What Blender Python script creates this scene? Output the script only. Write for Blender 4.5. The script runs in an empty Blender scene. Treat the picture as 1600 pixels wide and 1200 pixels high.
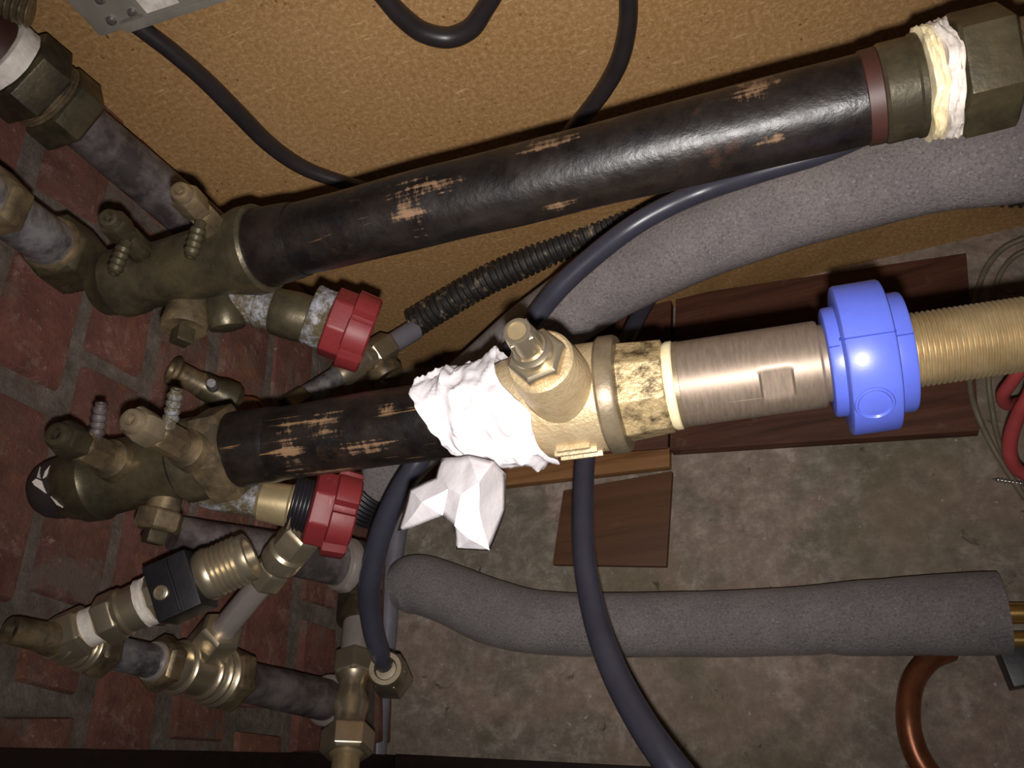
import bpy, bmesh, math, random
from math import pi, sin, cos, radians, sqrt
from mathutils import Vector, Matrix, noise
random.seed(7)
SC = bpy.context.scene
COL = SC.collection

# ------------------------------------------------------------------ camera, light, exposure
F, CX, CY = 1300.0, 800.0, 600.0            # focal length and centre for a 1600 x 1200 frame
CAM = Vector((.363, -.402, .65))             # metres: x from the brick wall, y from the chipboard, z from the floor
DN = Vector((570., 650., F)).normalized()    # world down / back / right seen in camera axes (x right, y down, z forward)
BK = Vector((-98., -2440., F)); BK = (BK - DN * BK.dot(DN)).normalized()
RT = BK.cross(DN)
if RT.x < 0: RT = -RT

def to_world(c):
    return Vector((c.dot(RT), c.dot(BK), -c.dot(DN)))

def W(px, py, z):
    return CAM + to_world(Vector(((px - CX) * z / F, (py - CY) * z / F, z)))

VIEW_R, VIEW_D, VIEW_F = to_world(Vector((1, 0, 0))), to_world(Vector((0, 1, 0))), to_world(Vector((0, 0, 1)))

def on_plane(px, py, axis, v):
    r = to_world(Vector(((px - CX) / F, (py - CY) / F, 1.0)))
    t = (v - CAM[axis]) / r[axis]
    return CAM + r * t

def depth(p):
    return (p - CAM).dot(VIEW_F)

cd = bpy.data.cameras.new('camera'); cam = bpy.data.objects.new('camera', cd); COL.objects.link(cam)
cd.sensor_fit = 'HORIZONTAL'; cd.sensor_width = 36.0; cd.lens = 36.0 * F / 1600.0; cd.clip_start = .01
m = Matrix.Identity(4)
for i in range(3):
    m[i][0], m[i][1], m[i][2], m[i][3] = VIEW_R[i], -VIEW_D[i], -VIEW_F[i], CAM[i]
cam.matrix_world = m
SC.camera = cam

wd = bpy.data.worlds.new('world'); SC.world = wd; wd.use_nodes = True
bg = wd.node_tree.nodes['Background']; bg.inputs[0].default_value = (1.0, .86, .72, 1); bg.inputs[1].default_value = .02

fpos = CAM + VIEW_D * .012 + VIEW_R * .001
aim = (W(860, 400, .5) - fpos).normalized()
q = (-aim).to_track_quat('Z', 'Y').to_matrix().to_4x4(); q.translation = fpos
for nm, watt, size in (('phone_flash', 4.6, 82), ('phone_flash_spill', 4.9, 132)):
    ld = bpy.data.lights.new(nm, 'SPOT'); flash = bpy.data.objects.new(nm, ld); COL.objects.link(flash)
    ld.energy = watt; ld.color = (1.0, .965, .94); ld.shadow_soft_size = .003
    ld.spot_size = radians(size); ld.spot_blend = 1.0
    flash.matrix_world = q

SC.view_settings.view_transform = 'Standard'
SC.view_settings.look = 'None'
SC.view_settings.exposure = 0.0
SC.view_settings.gamma = 1.0
SC.view_settings.use_curve_mapping = False

# ------------------------------------------------------------------ materials
def srgb(r, g, b):
    f = lambda v: (v / 255 / 12.92) if v / 255 <= .04045 else ((v / 255 + .055) / 1.055) ** 2.4
    return (f(r), f(g), f(b), 1.0)

class N:
    """small node helper"""
    def __init__(s, name):
        s.m = bpy.data.materials.new(name); s.m.use_nodes = True
        s.t = s.m.node_tree; s.b = s.t.nodes['Principled BSDF']
        s.tc = s.t.nodes.new('ShaderNodeTexCoord').outputs['Object']
    def new(s, k, **kw):
        n = s.t.nodes.new(k)
        for a, v in kw.items(): setattr(n, a, v)
        return n
    def link(s, a, b): s.t.links.new(a, b)
    def put(s, inp, v):
        if hasattr(v, 'links'): s.link(v, inp)
        else: inp.default_value = v
    def map(s, scale=(1, 1, 1), loc=(0, 0, 0), rot=(0, 0, 0)):
        n = s.new('ShaderNodeMapping'); s.link(s.tc, n.inputs[0])
        n.inputs['Scale'].default_value = scale; n.inputs['Location'].default_value = loc; n.inputs['Rotation'].default_value = rot
        return n.outputs[0]
    def noise(s, scale, detail=4, rough=.6, vec=None, dist=0):
        n = s.new('ShaderNodeTexNoise'); s.link(vec if vec is not None else s.tc, n.inputs['Vector'])
        n.inputs['Scale'].default_value = scale; n.inputs['Detail'].default_value = detail
        n.inputs['Roughness'].default_value = rough; n.inputs['Distortion'].default_value = dist
        return n.outputs[0]
    def voro(s, scale, feat='F1', vec=None):
        n = s.new('ShaderNodeTexVoronoi', feature=feat); s.link(vec if vec is not None else s.tc, n.inputs['Vector'])
        n.inputs['Scale'].default_value = scale
        return n.outputs[0]
    def ramp(s, v, stops):
        n = s.new('ShaderNodeValToRGB'); s.link(v, n.inputs[0]); e = n.color_ramp.elements
        while len(e) < len(stops): e.new(.5)
        for i, (p, c) in enumerate(stops):
            e[i].position = p; e[i].color = c if not isinstance(c, (int, float)) else (c, c, c, 1)
        return n.outputs[0]
    def mix(s, f, a, b, mode='MIX'):
        n = s.new('ShaderNodeMix', data_type='RGBA', blend_type=mode)
        s.put(n.inputs[0], f); s.put(n.inputs[6], a); s.put(n.inputs[7], b)
        return n.outputs[2]
    def math(s, op, a, b=0.0):
        n = s.new('ShaderNodeMath', operation=op); s.put(n.inputs[0], a); s.put(n.inputs[1], b); return n.outputs[0]
    def bump(s, h, strength, dist=.001):
        n = s.new('ShaderNodeBump'); s.link(h, n.inputs['Height'])
        n.inputs['Strength'].default_value = strength; n.inputs['Distance'].default_value = dist
        s.link(n.outputs[0], s.b.inputs['Normal'])
    def done(s, col, rough, metal=0.0, spec=None):
        s.put(s.b.inputs['Base Color'], col); s.put(s.b.inputs['Roughness'], rough); s.put(s.b.inputs['Metallic'], metal)
        if spec is not None: s.b.inputs['Specular IOR Level'].default_value = spec
        return s.m
    def blob(s, c, size):
        """soft ellipsoid mask around a point of the object's own space"""
        v = s.map(scale=tuple(1 / x for x in size), loc=tuple(-a / x for a, x in zip(c, size)))
        n = s.new('ShaderNodeVectorMath', operation='LENGTH'); s.link(v, n.inputs[0])
        return s.ramp(n.outputs['Value'], [(.25, 1.0), (1.15, 0.0)])

def plain(name, c1, c2, rough=.5, metal=0.0, scale=60, bump=0.0, bscale=300, spec=None, r2=None, contrast=(.35, .65)):
    n = N(name)
    f = n.ramp(n.noise(scale, 5, .65), [(contrast[0], 0.0), (contrast[1], 1.0)])
    col = n.mix(f, c1, c2)
    r = rough
    if r2 is not None:
        rr = n.new('ShaderNodeMapRange'); n.link(f, rr.inputs[0]); rr.inputs[3].default_value = rough; rr.inputs[4].default_value = r2; r = rr.outputs[0]
    if bump: n.bump(n.noise(bscale, 4, .6), bump, .0008)
    return n.done(col, r, metal, spec)

def mat_chipboard():
    n = N('chipboard')
    big = n.ramp(n.noise(7, 3), [(.3, 0.0), (.7, 1.0)])
    col = n.mix(big, srgb(154, 114, 66), srgb(174, 136, 90))
    chips = n.ramp(n.noise(330, 8, .85), [(.34, srgb(96, 68, 40)), (.5, srgb(158, 120, 76)), (.66, srgb(218, 182, 138))])
    col = n.mix(.55, col, chips)
    fleck = n.ramp(n.noise(420, 3, .6, n.map(loc=(3, 3, 3))), [(.66, 0.0), (.74, .7)])
    col = n.mix(fleck, col, srgb(84, 58, 36))
    flakes = n.noise(1, 3, .6, n.map((60, 60, 400)))
    col = n.mix(n.ramp(flakes, [(.62, 0.0), (.70, .5)]), col, srgb(216, 184, 132))
    specks = n.ramp(n.voro(190), [(.10, .8), (.20, 0.0)])
    gate = n.ramp(n.noise(30, 3), [(.48, 0.0), (.62, 1.0)])
    col = n.mix(n.math('MULTIPLY', specks, gate), col, srgb(80, 54, 32))
    stain = n.ramp(n.noise(5, 5, .6, None, 1.0), [(.56, 0.0), (.68, .4)])
    col = n.mix(stain, col, srgb(116, 80, 42))
    n.bump(n.noise(240, 5, .7), .25, .0008)
    return n.done(col, .75, 0, .25)

def mat_concrete():
    n = N('concrete')
    a = n.ramp(n.noise(8, 6, .62, None, .5), [(.38, srgb(108, 104, 90)), (.48, srgb(128, 116, 104)), (.56, srgb(152, 126, 114)), (.66, srgb(164, 142, 130))])
    g = n.ramp(n.noise(70, 8, .78), [(.30, srgb(70, 62, 50)), (.5, srgb(134, 122, 108)), (.70, srgb(196, 182, 166))])
    col = n.mix(.5, a, g)
    pale = n.ramp(n.noise(24, 7, .75, None, .4), [(.56, 0.0), (.68, .65)])
    col = n.mix(pale, col, srgb(190, 178, 166))
    moss = n.ramp(n.noise(14, 6, .75, n.map(loc=(3, 1, 0))), [(.55, 0.0), (.68, .6)])
    col = n.mix(moss, col, srgb(84, 80, 60))
    ochre = n.ramp(n.noise(5, 4, .6, n.map(loc=(2, 6, 0)), .3), [(.50, 0.0), (.64, .55)])
    col = n.mix(ochre, col, srgb(112, 100, 74))
    dark = n.ramp(n.noise(46, 5, .75, n.map(loc=(1, 4, 0)), .8), [(.63, 0.0), (.70, .75)])
    col = n.mix(dark, col, srgb(56, 48, 36))
    grit = n.ramp(n.noise(150, 3, .6, n.map(loc=(5, 2, 0))), [(.69, 0.0), (.74, .7)])
    col = n.mix(grit, col, srgb(206, 196, 184))
    n.bump(n.noise(90, 7, .75), .5, .002)
    return n.done(col, .8, 0, .3)

def mat_brick():
    n = N('red_brick')
    oi = n.new('ShaderNodeObjectInfo').outputs['Random']
    base = n.ramp(oi, [(0.0, srgb(120, 82, 72)), (.35, srgb(136, 86, 74)), (.7, srgb(112, 80, 70)), (1.0, srgb(144, 96, 76))])
    col = n.mix(n.ramp(n.noise(38, 7, .75), [(.38, 0.0), (.62, .75)]), base, srgb(92, 60, 52))
    warm = n.ramp(n.noise(20, 5, .7, n.map(loc=(1, 7, 3))), [(.54, 0.0), (.68, .6)])
    col = n.mix(warm, col, srgb(150, 98, 66))
    bloom = n.ramp(n.noise(34, 7, .8, n.map(loc=(4, 2, 1)), .3), [(.54, 0.0), (.66, .7)])
    col = n.mix(bloom, col, srgb(158, 128, 116))
    grey = n.ramp(n.noise(16, 6, .75, n.map(loc=(8, 0, 5)), .4), [(.56, 0.0), (.64, .75)])
    col = n.mix(grey, col, srgb(110, 98, 88))
    spk = n.ramp(n.noise(180, 5, .7), [(.63, 0.0), (.72, .6)])
    col = n.mix(spk, col, srgb(186, 158, 142))
    n.bump(n.noise(90, 8, .78), .9, .003)
    return n.done(col, .85, 0, .25)

def mat_mortar():
    n = N('mortar')
    col = n.ramp(n.noise(60, 8, .75), [(.3, srgb(84, 76, 66)), (.52, srgb(118, 106, 96)), (.72, srgb(152, 138, 128))])
    red = n.ramp(n.noise(18, 6, .75, n.map(loc=(2, 2, 9))), [(.52, 0.0), (.64, .6)])
    col = n.mix(red, col, srgb(116, 86, 76))
    n.bump(n.noise(110, 8, .78), 1.0, .003)
    return n.done(col, .9, 0, .2)

def mat_wood(name, c1, c2, c3, along=0, wear=.3):
    n = N(name)
    sc = [90, 90, 90]; sc[along] = 7
    g = n.noise(1, 6, .65, n.map(tuple(sc)), .6)
    col = n.ramp(g, [(.3, c1), (.5, c2), (.72, c3)])
    w = n.ramp(n.noise(35, 5, .7), [(.6, 0.0), (.75, wear)])
    col = n.mix(w, col, srgb(150, 124, 96))
    n.bump(g, .3, .0008)
    return n.done(col, .6, 0, .3)

def mat_black_pipe(name, patches, streak=.68, seed=0.0):
    n = N(name)
    col = n.mix(n.ramp(n.noise(55, 5, .7, n.map(loc=(seed, 0, 0))), [(.40, 0.0), (.72, .8)]), srgb(17, 13, 12), srgb(44, 35, 30))
    st = n.noise(1, 4, .6, n.map((420, 420, 22), (seed, 0, 0)))
    fine = n.math('MULTIPLY', n.ramp(st, [(streak - .03, 0.0), (streak + .05, .8)]), n.ramp(n.noise(24, 3, .6, n.map(loc=(0, seed, 0))), [(.5, 0.0), (.6, 1.0)]))
    col = n.mix(fine, col, srgb(158, 118, 78))
    rust = n.ramp(n.noise(30, 5, .7, n.map(loc=(0, 0, seed + 2))), [(.60, 0.0), (.78, .5)])
    col = n.mix(rust, col, srgb(96, 58, 36))
    ring = n.noise(1, 5, .7, n.map((150, 150, 380), (seed, 3, 0)))
    tot = None
    for c, sz in patches:
        b = n.blob(c, sz); tot = b if tot is None else n.math('MAXIMUM', tot, b)
    if tot is not None:
        h = n.math('ADD', n.math('MULTIPLY', st, .62), n.math('MULTIPLY', ring, .42))
        mask = n.ramp(n.math('ADD', h, n.math('MULTIPLY', tot, .16)), [(.63, 0.0), (.73, .8)])
        col = n.mix(n.math('MULTIPLY', mask, n.ramp(tot, [(0.0, .0), (.25, 1.0)])), col, srgb(136, 106, 80))
    n.bump(n.noise(260, 5, .65), .35, .0008)
    rr = n.ramp(n.noise(70, 4), [(.3, .30), (.7, .50)])
    return n.done(col, rr, .1, .5)

def mat_foam():
    n = N('grey_foam')
    col = n.mix(n.ramp(n.noise(40, 4), [(.35, 0.0), (.7, 1.0)]), srgb(146, 138, 138), srgb(164, 154, 152))
    pores = n.noise(560, 5, .8)
    col = n.mix(n.ramp(pores, [(.36, .6), (.54, 0.0)]), col, srgb(80, 73, 72))
    dust = n.ramp(n.noise(700, 2, .5), [(.62, 0.0), (.70, .75)])
    col = n.mix(dust, col, srgb(186, 178, 176))
    n.bump(pores, .9, .0018)
    return n.done(col, .28, 0, .8)

def mat_deposit():
    n = N('limescale_brass')
    f = n.ramp(n.noise(85, 7, .8), [(.46, 0.0), (.60, .9)])
    white = n.ramp(n.noise(140, 6, .75), [(.35, srgb(104, 106, 112)), (.58, srgb(162, 162, 172)), (.75, srgb(200, 184, 160))])
    col = n.mix(f, srgb(92, 82, 58), white)
    n.bump(n.noise(160, 6, .75), .9, .002)
    return n.done(col, .7, n.ramp(f, [(0, .5), (1, 0.0)]), .3)

def mat_board_red():
    n = N('red_plastic')
    col = n.mix(n.ramp(n.noise(70, 5, .7), [(.35, 0.0), (.7, .6)]), srgb(114, 35, 37), srgb(96, 29, 31))
    sc = n.ramp(n.noise(1, 4, .6, n.map((500, 90, 500))), [(.68, 0.0), (.74, .6)])
    col = n.mix(sc, col, srgb(176, 104, 98))
    dust = n.ramp(n.noise(40, 6, .75, n.map(loc=(2, 5, 0))), [(.60, 0.0), (.76, .45)])
    col = n.mix(dust, col, srgb(150, 84, 80))
    n.bump(n.noise(220, 4), .2, .0006)
    return n.done(col, .5, 0, .4)

def mat_stainless():
    n = N('turned_steel')
    st = n.noise(1, 4, .6, n.map((160, 160, 900)))
    col = n.mix(n.ramp(st, [(.35, 0.0), (.65, 1.0)]), srgb(124, 108, 94), srgb(138, 121, 105))
    sc = n.ramp(n.noise(1, 3, .6, n.map((700, 700, 30), (4, 2, 1))), [(.70, 0.0), (.74, .5)])
    col = n.mix(sc, col, srgb(206, 190, 170))
    return n.done(col, n.ramp(st, [(.3, .44), (.7, .5)]), .5)

M = {}
def build_materials():
    M['chip'] = mat_chipboard(); M['conc'] = mat_concrete(); M['brick'] = mat_brick(); M['mortar'] = mat_mortar()
    M['plank'] = mat_wood('dark_plank', srgb(58, 34, 24), srgb(84, 50, 36), srgb(104, 66, 48))
    M['batten'] = mat_wood('pale_batten', srgb(104, 68, 38), srgb(138, 96, 58), srgb(160, 118, 76))
    M['offcut'] = mat_wood('brown_offcut', srgb(82, 54, 36), srgb(94, 62, 42), srgb(104, 70, 48), 0, .12)
    M['shadeband'] = mat_wood('flash_shadow_dark', srgb(26, 15, 12), srgb(32, 19, 15), srgb(38, 23, 18), 0, .05)  # dark brown standing in for the flash shadow at the near edge
    M['oldbrass'] = plain('tarnished_brass', srgb(64, 58, 44), srgb(98, 87, 64), .42, .5, 45, .3, 200, r2=.34, contrast=(.42, .66))
    M['midbrass'] = plain('worn_brass', srgb(138, 118, 88), srgb(80, 69, 54), .38, .5, 60, .2, 260, r2=.5, contrast=(.38, .6))
    M['brass'] = plain('new_brass', srgb(204, 190, 164), srgb(180, 164, 136), .28, .85, 70, .08, 300, r2=.38)
    M['goldbrass'] = plain('yellow_brass', srgb(198, 178, 140), srgb(178, 156, 116), .34, .65, 80, .08, 400)
    M['cast'] = plain('cast_brass', srgb(208, 186, 148), srgb(184, 160, 120), .42, .45, 120, .6, 620, r2=.52)
    M['castdark'] = plain('cast_brass_soiled', srgb(190, 166, 122), srgb(84, 70, 48), .45, .4, 130, .9, 420, contrast=(.46, .64))
    M['bronze'] = plain('bronze_ring', srgb(146, 130, 104), srgb(116, 102, 82), .42, .5, 60, .2, 300)
    M['steel'] = mat_stainless()
    M['zinc'] = plain('zinc_pipe', srgb(92, 88, 90), srgb(160, 156, 156), .40, .55, 60, .15, 300, r2=.5, contrast=(.40, .60))
    M['zincdark'] = plain('dull_zinc_pipe', srgb(76, 68, 68), srgb(128, 118, 116), .45, .4, 50, .15, 300, r2=.55, contrast=(.40, .64))
    M['chrome'] = plain('bright_pipe', srgb(196, 184, 176), srgb(178, 166, 158), .34, .6, 50)
    M['greypipe'] = plain('grey_plastic_pipe', srgb(128, 124, 132), srgb(112, 108, 116), .45, 0, 40)
    M['white'] = plain('sealing_tape', srgb(232, 222, 212), srgb(198, 186, 174), .6, 0, 130, .5, 240)
    M['cream'] = plain('cream_seal', srgb(240, 226, 190), srgb(226, 206, 160), .5, 0, 60, .2, 200)
    M['tissue'] = plain('white_tissue', srgb(226, 219, 220), srgb(214, 207, 210), .9, 0, 60, .5, 130)
    M['blue'] = plain('blue_plastic', srgb(90, 106, 204), srgb(84, 98, 194), .36, 0, 40, .05, 200)
    M['bluedeep'] = plain('blue_plastic_line', srgb(54, 68, 170), srgb(50, 64, 160), .4, 0, 40)
    M['red'] = mat_board_red()
    M['maroon'] = plain('maroon_paint', srgb(70, 38, 30), srgb(54, 30, 24), .5, 0, 60)
    M['foam'] = mat_foam()
    M['cable'] = plain('grey_cable', srgb(62, 61, 72), srgb(54, 53, 64), .34, 0, 40, .05, 300)
    M['blackcable'] = plain('black_cable', srgb(38, 33, 34), srgb(46, 40, 40), .38, 0, 50)
    M['black'] = plain('black_plastic', srgb(22, 20, 24), srgb(32, 29, 33), .42, 0, 80, .1, 300)
    M['corr'] = plain('black_corrugated', srgb(46, 41, 38), srgb(150, 134, 112), .5, 0, 120, .1, 300, contrast=(.56, .72))
    M['copper'] = plain('copper', srgb(150, 92, 62), srgb(120, 70, 46), .34, .6, 50, .05, 300)
    M['redcable'] = plain('red_cable', srgb(170, 70, 70), srgb(156, 62, 62), .5, 0, 50)
    M['tancable'] = plain('tan_cable', srgb(122, 110, 90), srgb(104, 94, 78), .55, 0, 50)
    M['box'] = plain('grey_casing', srgb(140, 134, 124), srgb(124, 118, 108), .5, 0, 60, .1, 200)
    M['core'] = plain('bare_golden_pipe', srgb(224, 184, 112), srgb(206, 164, 92), .24, .85, 60)
    M['screw'] = plain('screw_steel', srgb(214, 210, 206), srgb(180, 176, 172), .25, .9, 200)
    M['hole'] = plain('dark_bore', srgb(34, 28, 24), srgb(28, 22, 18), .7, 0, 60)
    M['paintmark'] = plain('white_paint', srgb(226, 214, 204), srgb(210, 196, 186), .7, 0, 100)
    M['blackcap'] = plain('black_rubber_cap', srgb(40, 34, 34), srgb(50, 43, 42), .55, 0, 70)

build_materials()

# ------------------------------------------------------------------ mesh helpers
class MB:
    def __init__(s): s.v = []; s.f = []
    def add(s, vs, fs, mtx=None):
        o = len(s.v)
        s.v += [tuple(mtx @ Vector(v)) if mtx is not None else tuple(v) for v in vs]
        s.f += [tuple(i + o for i in f) for f in fs]
        return s

def link_mesh(name, mb, mat, mw, parent=None, angle=33, bevel=0.0, mirror=None):
    me = bpy.data.meshes.new(name)
    me.from_pydata(mb.v, [], mb.f)
    bm = bmesh.new(); bm.from_mesh(me)
    bmesh.ops.recalc_face_normals(bm, faces=bm.faces)
    if bevel:
        ed = [e for e in bm.edges if len(e.link_faces) == 2 and e.calc_face_angle(0) > radians(28)]
        bmesh.ops.bevel(bm, geom=ed, offset=bevel, segments=2, profile=.7, affect='EDGES', clamp_overlap=True)
    bm.to_mesh(me); bm.free()
    for p in me.polygons: p.use_smooth = True
    me.set_sharp_from_angle(angle=radians(angle))
    me.materials.append(mat)
    o = bpy.data.objects.new(name, me); COL.objects.link(o)
    put(o, mw, parent)
    return o

MW = {}
def put(o, mw, parent=None):
    MW[o.name] = mw.copy()
    if parent is not None:
        o.parent = parent
        o.matrix_local = MW[parent.name].inverted() @ mw
    else:
        o.matrix_world = mw

def tag(o, label=None, cat=None, group=None, kind=None):
    for k, v in (('label', label), ('category', cat), ('group', group), ('kind', kind)):
        if v: o[k] = v
    return o

def thing(name, label, cat, mw, group=None):
    o = bpy.data.objects.new(name, None); COL.objects.link(o)
    o.empty_display_size = .01
    put(o, mw)
    return tag(o, label, cat, group)

class AX:
    """an axis between two places; the first coordinate runs along it in photo pixels, radii are photo pixels too"""
    def __init__(s, x0, y0, z0, x1, y1, z1):
        s.P0, s.P1, s.z0, s.z1 = W(x0, y0, z0), W(x1, y1, z1), z0, z1
        s.px = sqrt((x1 - x0) ** 2 + (y1 - y0) ** 2); s.x0, s.x1 = x0, x1
        s.setup()
    def setup(s):
        d = s.P1 - s.P0; s.L = d.length; zz = d.normalized()
        t = CAM - s.P0; xx = (t - zz * t.dot(zz)).normalized(); yy = zz.cross(xx)
        s.M = Matrix.Identity(4)
        for i in range(3): s.M[i][0], s.M[i][1], s.M[i][2], s.M[i][3] = xx[i], yy[i], zz[i], s.P0[i]
    def s(s, a):
        f = a / s.px
        if f < 0 or f > 1:
            return f * s.L
        return s.L * f * s.z0 / ((1 - f) * s.z1 + f * s.z0)
    def k(s, a):
        f = max(-.2, min(1.2, a / s.px)); t = s.s(a) / s.L
        return (s.z0 + (s.z1 - s.z0) * t) / F
    def ax(s, x):
        """pixels along the axis for an image x"""
        return (x - s.x0) / (s.x1 - s.x0) * s.px
    def pt(s, a): return (s.s(a), s.k(a))

class AXM(AX):
    """the same between world points, in metres"""
    def __init__(s, P0, P1):
        s.P0, s.P1 = Vector(P0), Vector(P1); s.setup(); s.px = s.L
    def s(s, a): return a
    def k(s, a): return 1.0

def lathe(ax, prof, seg=40, mb=None, cap=True):
    """prof: (along, radius) pairs"""
    mb = mb or MB(); vs = []; fs = []
    for a, r in prof:
        z, k = ax.pt(a)
        for i in range(seg):
            t = 2 * pi * i / seg; vs.append((r * k * cos(t), r * k * sin(t), z))
    n = len(prof)
    for j in range(n - 1):
        for i in range(seg):
            i2 = (i + 1) % seg
            fs.append((j * seg + i, j * seg + i2, (j + 1) * seg + i2, (j + 1) * seg + i))
    if cap:
        fs.append(tuple(range(seg))[::-1]); fs.append(tuple((n - 1) * seg + i for i in range(seg)))
    return mb.add(vs, fs)

def AXpt(s, a): return (s.s(a), s.k(a))
AX.pt = AXpt

def prism(ax, a0, a1, r, n=6, rot=0.0, ch=.12, mb=None, r1=None):
    """nut: polygon across-corner radius r with chamfered ends"""
    mb = mb or MB(); r1 = r1 or r
    c = r * ch
    L = a1 - a0; sgn = 1 if L > 0 else -1; c = min(c, abs(L) * .3) * sgn
    prof = [(a0, r * .88), (a0 + c, r), (a1 - c, r1), (a1, r1 * .88)]
    vs = []; fs = []
    for a, rr in prof:
        z, k = ax.pt(a)
        for i in range(n):
            t = 2 * pi * i / n + radians(rot); vs.append((rr * k * cos(t), rr * k * sin(t), z))
    for j in range(3):
        for i in range(n):
            i2 = (i + 1) % n; fs.append((j * n + i, j * n + i2, (j + 1) * n + i2, (j + 1) * n + i))
    fs.append(tuple(range(n))[::-1]); fs.append(tuple(3 * n + i for i in range(n)))
    return mb.add(vs, fs)

def thread_prof(a0, a1, r, pitch, dep):
    out = []; a = a0; n = max(2, int(abs(a1 - a0) / pitch)); p = (a1 - a0) / n
    for i in range(n):
        b = a0 + i * p
        out += [(b, r - dep), (b + p * .42, r), (b + p * .58, r)]
    out.append((a1, r - dep))
    return out

def bore_prof(a_in, a_out, r_out, r_in, a_deep):
    """open pipe mouth: outer wall to the rim and back into the bore"""
    return [(a_in, r_out), (a_out, r_out), (a_out, r_in), (a_deep, r_in)]

def crom(pts, n):
    P = [Vector(p) for p in pts]; P = [P[0] * 2 - P[1]] + P + [P[-1] * 2 - P[-2]]
    out = []
    for i in range(1, len(P) - 2):
        for j in range(n):
            t = j / n; a, b, c, d = P[i - 1], P[i], P[i + 1], P[i + 2]
            out.append(.5 * ((2 * b) + (c - a) * t + (2 * a - 5 * b + 4 * c - d) * t * t + (3 * b - a - 3 * c + d) * t ** 3))
    out.append(P[-2].copy())
    return out

def tube(pts4, n=10, seg=20, rf=None, squash=None):
    """pts4: (x px, y px, depth, radius px) -> tube mesh in world space; rf(u, angle) scales the radius"""
    raw = [Vector((*W(x, y, z), r * z / F)) if False else (W(x, y, z), r * z / F) for x, y, z, r in pts4]
    return tube_w(raw, n, seg, rf)

def tube_w(raw, n=10, seg=20, rf=None):
    C = crom([p for p, r in raw], n)
    RR = crom([Vector((r, 0, 0)) for p, r in raw], n)
    mb = MB(); vs = []; fs = []
    T = [(C[min(i + 1, len(C) - 1)] - C[max(i - 1, 0)]).normalized() for i in range(len(C))]
    t0 = CAM - C[0]; u = (t0 - T[0] * t0.dot(T[0])).normalized()
    dist = 0.0
    for i, c in enumerate(C):
        u = (u - T[i] * u.dot(T[i])).normalized(); w = T[i].cross(u)
        if i: dist += (c - C[i - 1]).length
        for j in range(seg):
            a = 2 * pi * j / seg; r = RR[i].x * (rf(dist, a) if rf else 1)
            vs.append(c + u * (r * cos(a)) + w * (r * sin(a)))
    for i in range(len(C) - 1):
        for j in range(seg):
            j2 = (j + 1) % seg
            fs.append((i * seg + j, i * seg + j2, (i + 1) * seg + j2, (i + 1) * seg + j))
    fs.append(tuple(range(seg))[::-1]); fs.append(tuple((len(C) - 1) * seg + j for j in range(seg)))
    return mb.add(vs, fs)

def box(x0, x1, y0, y1, z0, z1, mtx=None, mb=None):
    mb = mb or MB()
    v = [(x0, y0, z0), (x1, y0, z0), (x1, y1, z0), (x0, y1, z0), (x0, y0, z1), (x1, y0, z1), (x1, y1, z1), (x0, y1, z1)]
    return mb.add(v, [(0, 3, 2, 1), (4, 5, 6, 7), (0, 1, 5, 4), (1, 2, 6, 5), (2, 3, 7, 6), (3, 0, 4, 7)], mtx)

def slab(poly, h0, h1, axis=2, mb=None):
    """prism over a polygon of world points, between two heights along an axis"""
    mb = mb or MB(); vs = []
    for h in (h0, h1):
        for p in poly:
            q = Vector(p); q[axis] = h; vs.append(q)
    n = len(poly)
    fs = [tuple(range(n)), tuple(range(n, 2 * n))] + [(i, (i + 1) % n, n + (i + 1) % n, n + i) for i in range(n)]
    return mb.add(vs, fs)

def fillet_ring(ax, a, r, w):   # rounded bead around an axis
    return [(a - w, r * .94), (a - w * .5, r), (a + w * .5, r), (a + w, r * .94)]

def ringed(ax, centres, radii, w=4.5):
    out = []
    for c, r in zip(centres, radii):
        out += [(c - w, r * .86), (c - w * .75, r * .95), (c - w * .3, r), (c + w * .3, r), (c + w * .75, r * .95), (c + w, r * .86)]
    return out

I4 = Matrix.Identity(4)
def at(p):
    return Matrix.Translation(Vector(p))

# ------------------------------------------------------------------ the cupboard
def grid_slab(name, mb, mat): return tag(link_mesh(name, mb, mat, I4), kind='structure')

grid_slab('floor', box(-.02, 1.25, -1.0, .02, -.03, 0), M['conc'])
grid_slab('wall_back', box(0, 1.25, 0, .018, 0, .95), M['chip'])
wall = grid_slab('wall_left', box(-.06, 0, -1.0, .02, -.03, .95), M['mortar'])

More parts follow.
